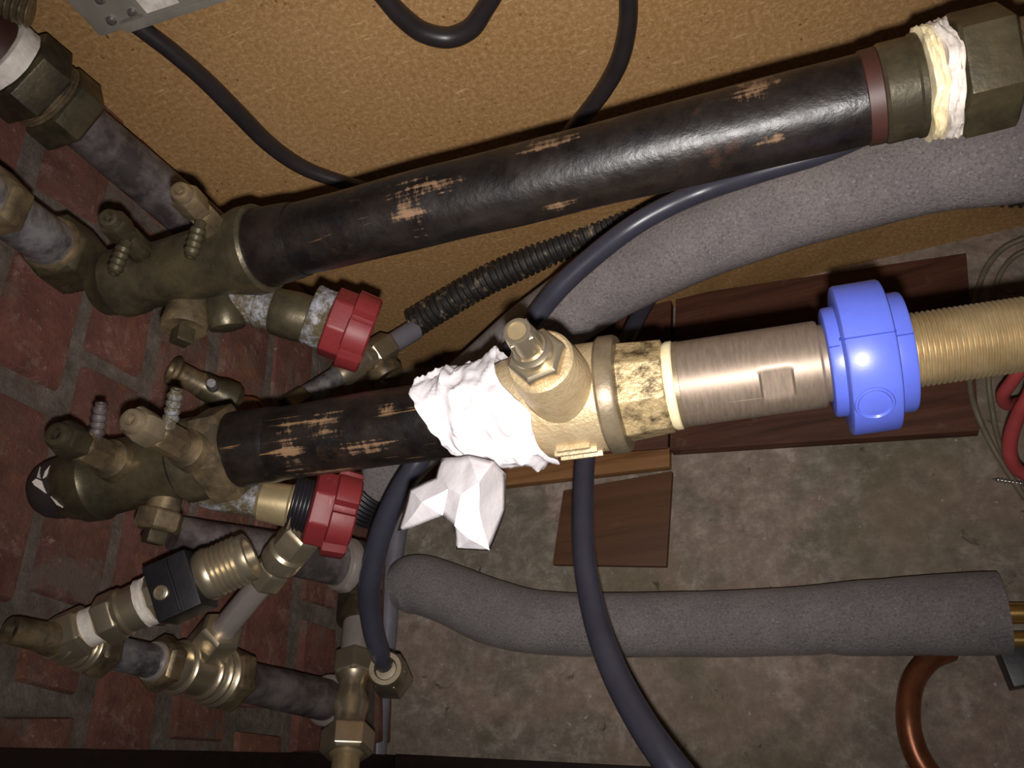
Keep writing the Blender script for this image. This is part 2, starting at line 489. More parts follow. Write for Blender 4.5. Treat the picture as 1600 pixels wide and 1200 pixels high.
beds = [-.027, .028, .083, .140, .200, .257, .3125, .3625, .418, .474, .530, .586, .642, .698, .754, .81, .866]
heads = {5: [-.03, -.096, -.20, -.305, -.41, -.515, -.73], 6: [-.055, -.165, -.304, -.345, -.45, -.66], 7: [-.09, -.20, -.31, -.42, -.63]}
for ci in range(len(beds) - 1):
    z0, z1 = beds[ci], beds[ci + 1]
    if ci in heads: hs = heads[ci]
    else:
        hs = []; y = -.02 - random.random() * .09; k = random.randint(0, 1)
        while y > -.97:
            hs.append(y); y -= (.205 if k % 2 else .105) + random.uniform(-.006, .006); k += 1
    ys = [.03] + hs + [-1.0]
    for a, b in zip(ys[:-1], ys[1:]):
        y1, y0 = min(a - .006, 0.0), b + .006
        if y1 - y0 < .012: continue
        hgt = random.uniform(.0025, .0055); g = .0055
        j = lambda s=.0022: random.uniform(-s, s)
        v = [(-.004, y0 + j(), z0 + g + j()), (-.004, y1 + j(), z0 + g + j()), (-.004, y1 + j(), z1 - g + j()), (-.004, y0 + j(), z1 - g + j())]
        v += [(hgt + j(.0008), p[1] + .0005 * (1 if i in (0, 3) else -1) * 4, p[2] + (.002 if i < 2 else -.002)) for i, p in enumerate(v)]
        mb = MB().add(v, [(0, 3, 2, 1), (4, 5, 6, 7), (0, 1, 5, 4), (1, 2, 6, 5), (2, 3, 7, 6), (3, 0, 4, 7)])
        link_mesh('brick', mb, M['brick'], I4, wall, bevel=.0018)

# flash shadow along the near edge, built as dark strips on bricks and floor
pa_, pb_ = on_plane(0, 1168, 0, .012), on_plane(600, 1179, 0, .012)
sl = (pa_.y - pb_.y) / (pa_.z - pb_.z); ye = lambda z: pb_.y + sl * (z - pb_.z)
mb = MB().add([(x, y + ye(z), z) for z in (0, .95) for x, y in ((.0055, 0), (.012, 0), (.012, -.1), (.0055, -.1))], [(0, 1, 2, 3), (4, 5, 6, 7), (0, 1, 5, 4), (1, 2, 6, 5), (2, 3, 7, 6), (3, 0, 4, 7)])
tag(link_mesh('shadow_strip_1', mb, M['shadeband'], I4, bevel=.001), kind='structure')
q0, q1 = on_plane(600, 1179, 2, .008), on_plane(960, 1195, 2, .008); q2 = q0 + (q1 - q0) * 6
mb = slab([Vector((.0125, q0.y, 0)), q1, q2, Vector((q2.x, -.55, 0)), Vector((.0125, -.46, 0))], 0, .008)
tag(link_mesh('shadow_strip_2', mb, M['shadeband'], I4, bevel=.001), kind='structure')

# wood lying on the floor along the back
P = lambda x, y: on_plane(x, y, 2, 0.0)
def floor_wood(name, px, h, mat, label):
    pts = [P(x, y) for x, y in px]
    o = link_mesh(name, slab(pts, .0003, h), mat, I4, bevel=.0012)
    return tag(o, label, 'wood')
floor_wood('wooden_plank', [(1052, 712), (1528, 682), (1508, 408), (1060, 473)], .012, M['plank'], 'dark reddish brown plank on the floor below the blue nut')
floor_wood('wooden_plank', [(700, 735), (1048, 708), (1053, 476), (700, 550)], .012, M['plank'], 'dark plank on the floor mostly hidden behind the brass valve')
floor_wood('wooden_batten', [(690, 776), (1050, 735), (1050, 705), (700, 738)], .010, M['batten'], 'pale strip of wood on the floor left of the dark plank')
floor_wood('wood_offcut', [(884, 770), (1053, 740), (1044, 888), (867, 885)], .007, M['offcut'], 'square brown wood offcut lying on the concrete')
link = None

# ------------------------------------------------------------------ upper black pipe with its union
U = AX(165, 449, .402, 1600, 93, .28)
def ux(x): return U.ax(x)
def upatch(x, y, sx, sy):
    a = ux(x); s, k = U.pt(a); yc = 449 + (x - 165) * (93 - 449) / 1435.
    dy = (y - yc) * .97 * k; r = 57 * U.k(ux(700))
    return ((sqrt(max(r * r - dy * dy, 1e-8)), dy, s), (.014, 1.35 * sy * k, 1.35 * sx * k))
pm = mat_black_pipe('black_pipe_upper', [upatch(665, 318, 34, 40), upatch(690, 290, 70, 14), upatch(1190, 140, 42, 22), upatch(880, 222, 50, 13), upatch(872, 322, 30, 8), upatch(1200, 217, 30, 9), upatch(900, 335, 90, 6)], .70)
t = thing('steel_pipe', 'long black scratched steel pipe, upper of the two, in front of the chipboard', 'pipe', U.M)
rp = .0160
prof = [(ux(398), 0), (ux(1372), 0)]
pa = AXM(U.P0 + (U.P1 - U.P0).normalized() * U.s(ux(398)), U.P0 + (U.P1 - U.P0).normalized() * U.s(ux(1372)))
def straight(ax, s0, s1, r, n=24, seg=48, dent=0.0):
    prof = [(s0 + (s1 - s0) * i / n, r) for i in range(n + 1)]
    mb = MB(); vs = []; fs = []
    for j, (a, rr) in enumerate(prof):
        for i in range(seg):
            th = 2 * pi * i / seg
            q = rr + (noise.noise(Vector((a * 26, cos(th) * 1.2, sin(th) * 1.2))) * dent if dent else 0)
            vs.append((q * cos(th), q * sin(th), a))
    for j in range(n):
        for i in range(seg):
            i2 = (i + 1) % seg; fs.append((j * seg + i, j * seg + i2, (j + 1) * seg + i2, (j + 1) * seg + i))
    fs.append(tuple(range(seg))[::-1]); fs.append(tuple(n * seg + i for i in range(seg)))
    return mb.add(vs, fs)
UM = AXM(U.P0, U.P1)
link_mesh('pipe', straight(UM, U.s(ux(398)), U.s(ux(1375)), rp, 90, 48, .0006), pm, U.M, t)
link_mesh('shoulder', lathe(U, [(ux(402), 60), (ux(408), 63), (ux(455), 60), (ux(470), 58)]), pm, U.M, t)
link_mesh('collar', lathe(U, [(ux(1346), 68), (ux(1349), 73), (ux(1372), 74), (ux(1376), 70)]), M['maroon'], U.M, t)

t = thing('pipe_union', 'tarnished brass union with big hexagon nut ending the upper black pipe', 'fitting', U.M)
link_mesh('collar', lathe(U, [(ux(1373), 66), (ux(1374), 74), (ux(1379), 77), (ux(1424), 77), (ux(1428), 80), (ux(1436), 80), (ux(1438), 76)]), M['oldbrass'], U.M, t)
def tape_ring(ax, a0, a1, r, amp, seg=72, n=9, seed=0):
    mb = MB(); vs = []; fs = []
    for j in range(n + 1):
        for i in range(seg):
            th = 2 * pi * i / seg
            a = a0 + (a1 - a0) * j / n + (amp * 1.6 * noise.noise(Vector((cos(th) * 1.5 + seed, sin(th) * 1.5, 3)))) * (1 if 0 < j else 1.3)
            z, k = ax.pt(a)
            e = -.18 * r if j in (0, n) else 0
            q = r + e + amp * noise.noise(Vector((cos(th) * 3 + seed, sin(th) * 3, j * .55))) + amp * .6 * noise.noise(Vector((cos(th) * 9, sin(th) * 9 + seed, j * .9)))
            vs.append((q * k * cos(th), q * k * sin(th), z))
    for j in range(n):
        for i in range(seg):
            i2 = (i + 1) % seg; fs.append((j * seg + i, j * seg + i2, (j + 1) * seg + i2, (j + 1) * seg + i))
    fs.append(tuple(range(seg))[::-1]); fs.append(tuple(n * seg + i for i in range(seg)))
    return mb.add(vs, fs)
tag(link_mesh('sealing_tape', tape_ring(U, ux(1438), ux(1464), 86, 7, seed=2), M['cream'], U.M, t), 'yellowed sealing tape')
tag(link_mesh('sealing_tape', tape_ring(U, ux(1460), ux(1490), 89, 6, seed=5), M['white'], U.M, t), 'white sealing tape')
link_mesh('union_nut', prism(U, ux(1486), ux(1580), 99, 6, 18, .08), M['oldbrass'], U.M, t, bevel=.0012)
link_mesh('tail_pipe', lathe(U, thread_prof(ux(1578), ux(2050), 64, 5, 2)), M['midbrass'], U.M, t)

# ------------------------------------------------------------------ generic little builders
def hexcap(ax, parent, name, a0, a1, r, mat, rot=0, n=6):
    return link_mesh(name, prism(ax, a0, a1, r, n, rot), mat, ax.M, parent, bevel=.0006)

def nipple(parent, x0, y0, z0, x1, y1, z1, r, mat):
    ax = AX(x0, y0, z0, x1, y1, z1); n = 4; L = ax.px
    prof = [(0, r * .8), (L * .18, r * .8)]
    for i in range(n):
        b = L * (.2 + .19 * i); prof += [(b, r * 1.05), (b + L * .07, r * 1.12), (b + L * .15, r * .78)]
    prof += [(L, r * .8), (L, r * .45), (L * .8, r * .4)]
    return link_mesh('hose_nipple', lathe(ax, prof, 24), mat, ax.M, parent)

def boss_valve(parent, x0, y0, z0, x1, y1, z1, r, mb_body, mb_cap, name='test_valve', rot=0):
    """little valve standing on a block: base at the first place, hexagon cap at the second"""
    ax = AX(x0, y0, z0, x1, y1, z1); L = ax.px
    b = link_mesh(name, lathe(ax, [(-L * .15, r * 1.35), (L * .04, r * 1.3), (L * .10, r * 1.02), (L * .16, r * .98), (L * .6, r * .98)], 32), mb_body, ax.M, parent)
    link_mesh('body_flats', prism(ax, L * .16, L * .64, r * 1.12, 6, rot), mb_body, ax.M, b, bevel=.0004)
    c = prism(ax, L * .62, L * .98, r * 1.22, 6, rot + 30, .2)
    lathe(ax, [(L * .97, r * .95), (L * 1.06, r * .75), (L * 1.07, r * .4), (L * .98, r * .36)], 24, c)
    link_mesh('cap', c, mb_cap, ax.M, b, bevel=.0006)
    return b

# ------------------------------------------------------------------ upper manifold block
ob, mbz = M['oldbrass'], M['midbrass']
t = thing('manifold_block', 'upper tarnished brass manifold block with two hose nipples, left of the black pipe', 'fitting', U.M)
link_mesh('body', lathe(U, [(ux(162), 34), (ux(166), 45), (ux(186), 49), (ux(192), 54), (ux(212), 54), (ux(220), 50), (ux(262), 50), (ux(300), 53), (ux(345), 56), (ux(372), 64), (ux(392), 70), (ux(410), 70), (ux(414), 66), (ux(414), 58), (ux(404), 50)], 48), ob, U.M, t)
b = boss_valve(t, 229, 402, .384, 172, 343, .347, 19, ob, ob, rot=10)
nipple(b, 197, 378, .352, 177, 428, .345, 11, ob)
b = boss_valve(t, 350, 372, .376, 284, 302, .336, 20, mbz, mbz, rot=0)
nipple(b, 313, 348, .342, 297, 402, .336, 11, ob)
ax = AX(298, 455, .396, 283, 535, .384); L = ax.px
b = link_mesh('drain_plug', lathe(ax, [(0, 26), (L * .3, 30), (L * .5, 33), (L * .66, 36), (L * .74, 34), (L * .74, 14)], 36), mbz, ax.M, t)
link_mesh('square_head', prism(ax, L * .72, L * 1.02, 19, 4, 20), ob, ax.M, b, bevel=.0006)
ax = AX(345, 455, .40, 356, 515, .398); L = ax.px
link_mesh('lower_boss', lathe(ax, [(0, 22), (L * .5, 28), (L * .8, 31), (L * .96, 27), (L, 18)], 32), ob, ax.M, t)
ax = AX(318, 458, .402, 505, 505, .405)
link_mesh('outlet', lathe(ax, [(0, 26), (30, 27), (60, 30), (86, 30), (88, 32), (98, 32), (100, 30), (110, 33), (124, 35)], 40), mat_deposit() if 'dep' not in M else M['dep'], ax.M, t)
M['dep'] = bpy.data.materials['limescale_brass']
link_mesh('outlet_sleeve', lathe(ax, [(112, 33), (118, 37), (150, 39), (172, 37)], 40), ob, ax.M, t)
UO = ax

def red_knob(t, ax, a0, rot, mat, lobes=6, r=60):
    """thick knob: a plain faceted hub and a wider fluted grip"""
    link_mesh('hub', prism(ax, a0, a0 + 36, r * .90, 8, rot, .05), mat, ax.M, t, bevel=.0012)
    mb = MB(); vs = []; fs = []
    prof = []
    for i in range(lobes):
        c = 2 * pi * i / lobes + radians(rot)
        for d, q in ((-.36, 1.0), (-.12, 1.03), (.12, 1.03), (.36, 1.0), (.44, .80), (.60, .80)):
            prof.append((c + d * 2 * pi / lobes, q * r))
    n = len(prof)
    for a, s in ((a0 + 32, .93), (a0 + 34, 1.0), (a0 + 68, .97), (a0 + 71, .90)):
        z, k = ax.pt(a)
        vs += [(q * s * k * cos(th), q * s * k * sin(th), z) for th, q in prof]
    for j in range(3):
        for i in range(n):
            i2 = (i + 1) % n; fs.append((j * n + i, j * n + i2, (j + 1) * n + i2, (j + 1) * n + i))
    fs.append(tuple(range(n))[::-1]); fs.append(tuple(3 * n + i for i in range(n)))
    link_mesh('grip', mb.add(vs, fs), mat, ax.M, t, angle=25, bevel=.0007)

ax = AX(484, 490, .404, 620, 541, .412)
t = thing('valve_knob', 'red plastic valve knob with crusted white collar, in front of the chipboard', 'knob', ax.M)
link_mesh('collar', tape_ring(ax, 4, 34, 47, 2.5, seed=9), M['dep'], ax.M, t)
link_mesh('lip', lathe(ax, [(-2, 38), (0, 47), (5, 49), (9, 46)]), M['dep'], ax.M, t)
red_knob(t, ax, 30, 8, M['red'], 6, 63)

# ------------------------------------------------------------------ lower black pipe, block, knob
LW = AX(85, 770, .402, 1600, 522, .292)
# the pipe proper
LP = AX(300, 713, .392, 1600, 522, .292)
def lx(x): return LP.ax(x)
def lpatch(x, y, sx, sy):
    a = lx(x); s, k = LP.pt(a); yc = 713 + (x - 300) * (522 - 713) / 1300.
    dy = (y - yc) * k; r = .0172
    return ((sqrt(max(r * r - dy * dy, 1e-8)), dy, s), (.014, 1.35 * sy * k, 1.35 * sx * k))
pm2 = mat_black_pipe('black_pipe_lower', [lpatch(480, 705, 26, 50), lpatch(540, 660, 36, 22), lpatch(600, 690, 60, 10), lpatch(590, 700, 40, 8), lpatch(630, 636, 26, 8), lpatch(520, 735, 50, 8)], .66, 5.0)
t = thing('steel_pipe', 'short black rust-streaked steel pipe running into the white tissue', 'pipe', LP.M)
link_mesh('pipe', straight(LP, LP.s(lx(352)), LP.s(lx(800)), .0168, 50, 48, .0005), pm2, LP.M, t)
link_mesh('shoulder', lathe(LP, [(lx(352), 57), (lx(358), 60), (lx(430), 59.5), (lx(440), 57)]), pm2, LP.M, t)

LB = AX(70, 768, .396, 372, 703, .386)
def bx(x): return LB.ax(x)
t = thing('manifold_block', 'lower tarnished brass manifold block with a black end cap against the bricks', 'fitting', LB.M)
link_mesh('body', lathe(LB, [(bx(104), 30), (bx(108), 50), (bx(114), 54), (bx(126), 57), (bx(134), 62), (bx(158), 64), (bx(166), 59), (bx(200), 57), (bx(250), 58), (bx(285), 58), (bx(292), 66), (bx(312), 66), (bx(320), 62), (bx(335), 62)], 48), ob, LB.M, t)
link_mesh('hex_collar', prism(LB, bx(326), bx(372), 79, 6, 12, .06), M['midbrass'], LB.M, t, bevel=.001)
CAPP = [(bx(54), 2), (bx(55), 14), (bx(58), 24), (bx(64), 34), (bx(74), 42), (bx(86), 46.5), (bx(98), 48), (bx(110), 48)]
c = link_mesh('end_cap', lathe(LB, CAPP, 40), M['blackcap'], LB.M, t)
SURF = CAPP + [(bx(108), 50), (bx(114), 54), (bx(126), 57), (bx(134), 62)]
def flake(poly):
    """thin paint flake lying on the cap, given by picture points"""
    lo, hi = [], []
    for x, y in poly:
        a = bx(x); s_, k = LB.pt(a); d = (y - (768 + (x - 70) * (703 - 768) / 302.)) * .97
        r = next((p[1] + (q[1] - p[1]) * (a - p[0]) / (q[0] - p[0]) for p, q in zip(SURF[:-1], SURF[1:]) if p[0] <= a <= q[0]), 50)
        th = math.asin(max(-.95, min(.95, d / r)))
        for lst, h in ((lo, -.0004), (hi, .0006)):
            lst.append(((r * k + h) * cos(th), (r * k + h) * sin(th), s_))
    n = len(lo); mb = MB()
    mb.add(lo + hi, [tuple(range(n)), tuple(range(n, 2 * n))] + [(i, (i + 1) % n, n + (i + 1) % n, n + i) for i in range(n)])
    return link_mesh('paint_mark', mb, M['paintmark'], LB.M, c)
for pl in (((83, 747), (90, 742), (99, 745), (104, 764), (96, 757), (88, 752)), ((90, 725), (93, 733), (97, 742), (91, 740)),
           ((109, 720), (110, 723), (105, 738), (101, 741), (103, 731)), ((112, 768), (118, 775), (124, 786), (117, 781))):
    flake(pl)
b = boss_valve(t, 172, 718, .372, 92, 680, .338, 24, M['midbrass'], ob, rot=12)
nipple(b, 150, 690, .357, 158, 630, .353, 10.5, M['zincdark'])
b = boss_valve(t, 292, 702, .364, 208, 658, .330, 24, M['midbrass'], M['bronze'], rot=20)
nipple(b, 264, 668, .342, 276, 608, .338, 11.5, M['dep'])
ax = AX(262, 770, .386, 238, 848, .378); L = ax.px
b = link_mesh('drain_plug', lathe(ax, [(0, 24), (L * .3, 26), (L * .42, 27)], 36), mbz, ax.M, t)
link_mesh('plug_hexagon', prism(ax, L * .34, L * .76, 37, 6, 10), mbz, ax.M, b, bevel=.0007)
link_mesh('square_head', prism(ax, L * .74, L * 1.02, 20, 4, 25), ob, ax.M, b, bevel=.0006)
LO = AX(318, 768, .398, 470, 793, .402)
link_mesh('outlet', lathe(LO, [(0, 24), (20, 26), (60, 27), (84, 26), (96, 28)], 40), M['dep'], LO.M, t)
link_mesh('outlet_sleeve', lathe(LO, [(86, 26), (92, 31), (112, 32), (136, 33), (140, 36), (146, 36), (149, 32)], 40), M['goldbrass'], LO.M, t)

ax = AX(452, 784, .402, 590, 815, .412)
t = thing('valve_knob', 'red plastic valve knob with black threaded collar below the lower black pipe', 'knob', ax.M)
link_mesh('collar', lathe(ax, thread_prof(2, 38, 42, 6, 2)), M['black'], ax.M, t)
red_knob(t, ax, 32, 22, M['red'], 6, 68)

# ------------------------------------------------------------------ brass valve on the lower pipe
t = thing('brass_valve', 'big new cast brass valve with upright spindle, right of the white tissue', 'valve', LP.M)
link_mesh('body', lathe(LP, [(lx(742), 60), (lx(750), 66), (lx(766), 68), (lx(800), 78), (lx(850), 84), (lx(900), 86), (lx(950), 86)], 56), M['cast'], LP.M, t)
link_mesh('body_ring', lathe(LP, [(lx(944), 84), (lx(946), 90), (lx(950), 93), (lx(970), 93), (lx(975), 90), (lx(977), 76)], 56), M['bronze'], LP.M, t)
rib = MB(); lathe(LP, [(lx(972), 70), (lx(1045), 67), (lx(1050), 62)], 56, rib)
link_mesh('socket', prism(LP, lx(974), lx(1046), 79, 8, 10, .03, rib, 75), M['castdark'], LP.M, t, bevel=.0008)
# raised grille bars and pad cast on the body
def on_body(x, y, r):
    s, k = LP.pt(lx(x)); yc = 713 + (x - 300) * (522 - 713) / 1300.
    dy = (y - yc) * .99
    dy = max(-r * .97, min(r * .97, dy)); th = math.asin(dy / r)
    return s, th, k
for i, (xa, xb, y) in enumerate(((872, 922, 694), (866, 930, 702), (870, 934, 709), (880, 928, 716))):
    s0, th, k = on_body(xa, y + 4, 86); s1, th1, k1 = on_body(xb, y - 5, 86)
    mb = MB(); R0 = 84 * k
    for u in (0,):
        vs = []
        for s_ in (s0, s1):
            for q, w in ((R0, -.0011), (R0 + .0022, -.0007), (R0 + .0022, .0007), (R0, .0011)):
                vs.append((q * cos(th) - w * sin(th), q * sin(th) + w * cos(th), s_))
        mb.add(vs, [(0, 1, 5, 4), (1, 2, 6, 5), (2, 3, 7, 6), (3, 0, 4, 7), (0, 3, 2, 1), (4, 5, 6, 7)])
    link_mesh('grille_bar', mb, M['cast'], LP.M, t, bevel=.0003)
# upright spindle boss
b0 = W(888, 622, .333); up = Vector((0, 0, 1))
def sp(s): return b0 + up * s
SX = AXM(b0, b0 + up * .0575)
bo = link_mesh('bonnet', lathe(SX, [(.004, .0150), (.016, .0142), (.028, .0134), (.0335, .0128), (.0345, .0118), (.0345, .009)], 48), M['cast'], SX.M, t)
link_mesh('bonnet_nut', prism(SX, .0335, .0400, .0112, 6, 12, .12), M['brass'], SX.M, bo, bevel=.0005)
link_mesh('gland', lathe(SX, [(.0395, .0078), (.0435, .0076), (.0445, .0066), (.0455, .0062)], 36), M['brass'], SX.M, bo)
st = prism(SX, .0450, .0560, .0062, 4, 30, .05)
link_mesh('spindle', lathe(SX, [(.0440, .0056), (.0520, .0056), (.0575, .0050), (.0575, .0036), (.0535, .0026)], 32, st), M['brass'], SX.M, bo, bevel=.0006)
link_mesh('screw_hole', lathe(SX, [(.0530, .0028), (.0545, .0031), (.0558, .0026), (.0570, .0034)], 24), M['goldbrass'], SX.M, bo)
pad = box(-.0022, .0022, -.0022, .0022, 0, .0016)
mpad = LP.M @ Matrix.Rotation(on_body(850, 618, 84)[1], 4, 'Z') @ Matrix.Translation((84 * LP.k(lx(850)) - .0012, 0, LP.s(lx(858)))) @ Matrix.Rotation(radians(90), 4, 'Y')
link_mesh('cast_pad', pad, M['cast'], mpad, t, bevel=.0003)

t = thing('sealing_ring', 'white sealing ring between the brass valve and the steel collar', 'seal', LP.M)
link_mesh('ring', lathe(LP, [(lx(1044), 60), (lx(1045), 67), (lx(1050), 70), (lx(1058), 70), (lx(1061), 66)], 56), M['cream'], LP.M, t)
link_mesh('backing_ring', lathe(LP, [(lx(1058), 62), (lx(1060), 68), (lx(1067), 68), (lx(1069), 64)], 56), M['bronze'], LP.M, t)

t = thing('steel_coupling', 'smooth grey-brown steel coupling with a milled wrench flat beside the blue nut', 'fitting', LP.M)
cp = MB(); vs = []; fs = []
s0, s1 = LP.s(lx(1062)), LP.s(lx(1283)); r0, r1 = 67 * LP.k(lx(1062)), 68.5 * LP.k(lx(1283))
fs0, fs1 = LP.s(lx(1186)), LP.s(lx(1236)); fth = math.asin((607 - 586) / 68.)
SEG, NL = 96, 60
for j in range(NL + 1):
    s_ = s0 + (s1 - s0) * j / NL; rr = r0 + (r1 - r0) * j / NL
    if j == 0 or j == NL: rr *= .975
    for i in range(SEG):
        th = 2 * pi * i / SEG; q = rr
        if fs0 < s_ < fs1:
            d = cos(th - fth); lim = rr * .925
            if d > 0 and q * d > lim: q = lim / d
        vs.append((q * cos(th), q * sin(th), s_))
for j in range(NL):
    for i in range(SEG):
        i2 = (i + 1) % SEG; fs.append((j * SEG + i, j * SEG + i2, (j + 1) * SEG + i2, (j + 1) * SEG + i))
fs.append(tuple(range(SEG))[::-1]); fs.append(tuple(NL * SEG + i for i in range(SEG)))
link_mesh('sleeve', cp.add(vs, fs), M['steel'], LP.M, t, angle=24)
link_mesh('step', lathe(LP, [(lx(1280), 60), (lx(1282), 61), (lx(1294), 61), (lx(1296), 58), (lx(1302), 52), (lx(1310), 52)], 48), M['steel'], LP.M, t)

def mold_line(parent):
    mb = MB(); vs = []; th = radians(-15)
    for a, b, r in ((1306, 1388, 118.4), (1383.5, 1416, 95.2), (1293, 1308, 87)):
        o0 = len(mb.v); vs = []
        for x in (a, b):
            z, k = LP.pt(lx(x))
            for q, w in ((r - 2, -1.2), (r + 1.0, -.6), (r + 1.0, .6), (r - 2, 1.2)):
                vs.append((q * k * cos(th) - w * k * sin(th), q * k * sin(th) + w * k * cos(th), z))
        mb.add(vs, [(0, 1, 5, 4), (1, 2, 6, 5), (2, 3, 7, 6), (3, 0, 4, 7), (0, 3, 2, 1), (4, 5, 6, 7)])
    return link_mesh('mold_line', mb, M['bluedeep'], LP.M, parent)

t = thing('union_nut', 'bright blue plastic union nut on the brass thread', 'nut', LP.M)
BX = LP
blue = M['blue']
link_mesh('rear_flange', lathe(BX, [(lx(1291), 78), (lx(1293), 84), (lx(1297), 86), (lx(1318), 87)], 56), blue, BX.M, t)
link_mesh('grip', lathe(BX, [(lx(1311), 96), (lx(1312), 112), (lx(1314), 116), (lx(1317), 117.5), (lx(1383), 118.5), (lx(1386), 117), (lx(1388), 113), (lx(1389), 96)], 64), blue, BX.M, t)
mold_line(t)
link_mesh('front_flange', lathe(BX, [(lx(1383), 94), (lx(1412), 95), (lx(1416), 93), (lx(1417), 60)], 56), blue, BX.M, t)
# oval thumb pad pressed on the lower front face
fa = radians(36)
apo = 118.2 * BX.k(lx(1347))
pm_ = BX.M @ Matrix.Rotation(fa, 4, 'Z') @ Matrix.Translation((apo - .0001, 0, BX.s(lx(1344)))) @ Matrix.Rotation(radians(90), 4, 'Y')
mb = MB(); vs = []; fs = []; prof = [(0, -.0003), (.0040, -.0003), (.0054, .0), (.0061, .0008), (.0066, .0007), (.0071, -.0002)]
for q, h in prof[1:]:
    for i in range(40):
        th = 2 * pi * i / 40; yy_ = q * sin(th); vs.append((q * cos(th) * .95, yy_, h - yy_ * yy_ / (2 * apo)))
for j in range(len(prof) - 2):
    for i in range(40):
        i2 = (i + 1) % 40; fs.append((j * 40 + i, j * 40 + i2, (j + 1) * 40 + i2, (j + 1) * 40 + i))
fs.append(tuple(range(40)))
link_mesh('thumb_pad', mb.add(vs, fs), blue, pm_, t)

t = thing('threaded_pipe', 'yellow brass pipe with full length thread leaving the blue nut', 'pipe', LP.M)
link_mesh('thread', lathe(LP, thread_prof(lx(1300), lx(2050), 59, 8.6, 5.5), 64), M['goldbrass'], LP.M, t)

# ------------------------------------------------------------------ tissue wrapped round the joint
t = thing('paper_tissue', 'crumpled white paper tissue knotted round the black pipe and brass valve', 'tissue', LP.M)
mb = MB(); vs = []; fs = []; NA, NT = 60, 80
def edge(th_deg, tab):
    for (a, v), (b, w) in zip(tab[:-1], tab[1:]):
        if a <= th_deg <= b: return v + (w - v) * (th_deg - a) / (b - a)
    return tab[-1][1]
LEFT = [(-180, 700), (-110, 700), (-80, 672), (-60, 665), (-40, 668), (0, 690), (40, 712), (70, 738), (100, 745), (180, 720)]
RIGHT = [(-180, 790), (-110, 796), (-80, 795), (-50, 800), (-25, 812), (-8, 836), (6, 854), (30, 848), (60, 856), (75, 866), (110, 850), (180, 800)]
def crumple(p):
    v = 0; amp = 1
    for o in range(3):
        v += amp * (1 - abs(noise.noise(p * (1.7 ** o) + Vector((o * 7.3, 0, 0)))) * 2); amp *= .55
    return v
for j in range(NT + 1):
    deg = -180 + 360 * j / NT; th = radians(deg)
    l, r_ = edge(deg, LEFT), edge(deg, RIGHT)
    for i in range(NA + 1):
        f = i / NA
        jag = 3.5 * noise.noise(Vector((deg * .06, 2, 0)))
        x = l + (r_ - l) * f + jag
        s_, k = LP.pt(lx(x))
        base = 68 if x < 690 else (68 + (x - 690) * .20 if x < 800 else 90 + (x - 800) * .03)
        q = base - 2 + 1.2 * crumple(Vector((x * .030, deg * .012, 1.3))) + 3 * noise.noise(Vector((x * .012 + deg * .02, deg * .006, 5)))
        pv = Vector((x * .016 + deg * .010, deg * .014 - x * .006, 8))
        q += 11.0 * (1 - min(1.0, abs(noise.noise(pv)) * 4)) + 6.0 * (1 - min(1.0, abs(noise.noise(pv * 2.1)) * 3.5)) - 4
        q = max(q, (65.5 if x < 735 else 70) if x < 790 else 88)
        vs.append((q * k * cos(th), q * k * sin(th), s_))
for j in range(NT):
    for i in range(NA):
        fs.append((j * (NA + 1) + i, j * (NA + 1) + i + 1, (j + 1) * (NA + 1) + i + 1, (j + 1) * (NA + 1) + i))
mb.add(vs, fs)
o = link_mesh('wrap', mb, M['tissue'], LP.M, t, angle=50)
md = o.modifiers.new('thickness', 'SOLIDIFY'); md.thickness = .0006; md.offset = -1

V = {'K': (774, 722, .318), 'A': (692, 716, .338), 'B': (684, 748, .330), 'C': (643, 764, .336), 'D': (625, 829, .342), 'E': (668, 813, .330),
     'Q': (692, 805, .322), 'F': (713, 820, .314), 'G': (716, 856, .322), 'H': (764, 859, .320), 'I': (788, 798, .326), 'J': (791, 742, .330),
     'S': (722, 772, .309), 'N': (750, 752, .305), 'T': (752, 796, .309), 'P': (700, 762, .316), 'X': (735, 712, .322), 'Y': (736, 840, .312), 'Z': (660, 786, .322)}
tri = ['AXP', 'ABP', 'BCZ', 'BPZ', 'CDZ', 'DEZ', 'EQZ', 'QPZ', 'PQS', 'QFS', 'XPS', 'XSN', 'XKN', 'KJN', 'NST', 'NJT', 'JIT', 'SFT', 'FTY', 'FGY', 'GHY', 'HTY', 'HIT']
names = list(V); bm = bmesh.new(); inv = LP.M.inverted()
bv = {n: bm.verts.new(inv @ W(*V[n])) for n in names}
for f in tri: bm.faces.new([bv[c] for c in f])
bmesh.ops.subdivide_edges(bm, edges=bm.edges, cuts=4, use_grid_fill=True)
bmesh.ops.triangulate(bm, faces=bm.faces)
for v in bm.verts:
    p = v.co * 55
    v.co += Vector((.0016 * noise.noise(p) + .0010 * crumple(p * .5), .0010 * noise.noise(p + Vector((9, 0, 0))), .0010 * noise.noise(p + Vector((0, 9, 0)))))
tm = MB(); bm.verts.ensure_lookup_table(); bm.verts.index_update()
tm.add([v.co.copy() for v in bm.verts], [tuple(v.index for v in f.verts) for f in bm.faces]); bm.free()
o = link_mesh('loose_end', tm, M['tissue'], LP.M, t, angle=16)
md = o.modifiers.new('thickness', 'SOLIDIFY'); md.thickness = .0006; md.offset = 0

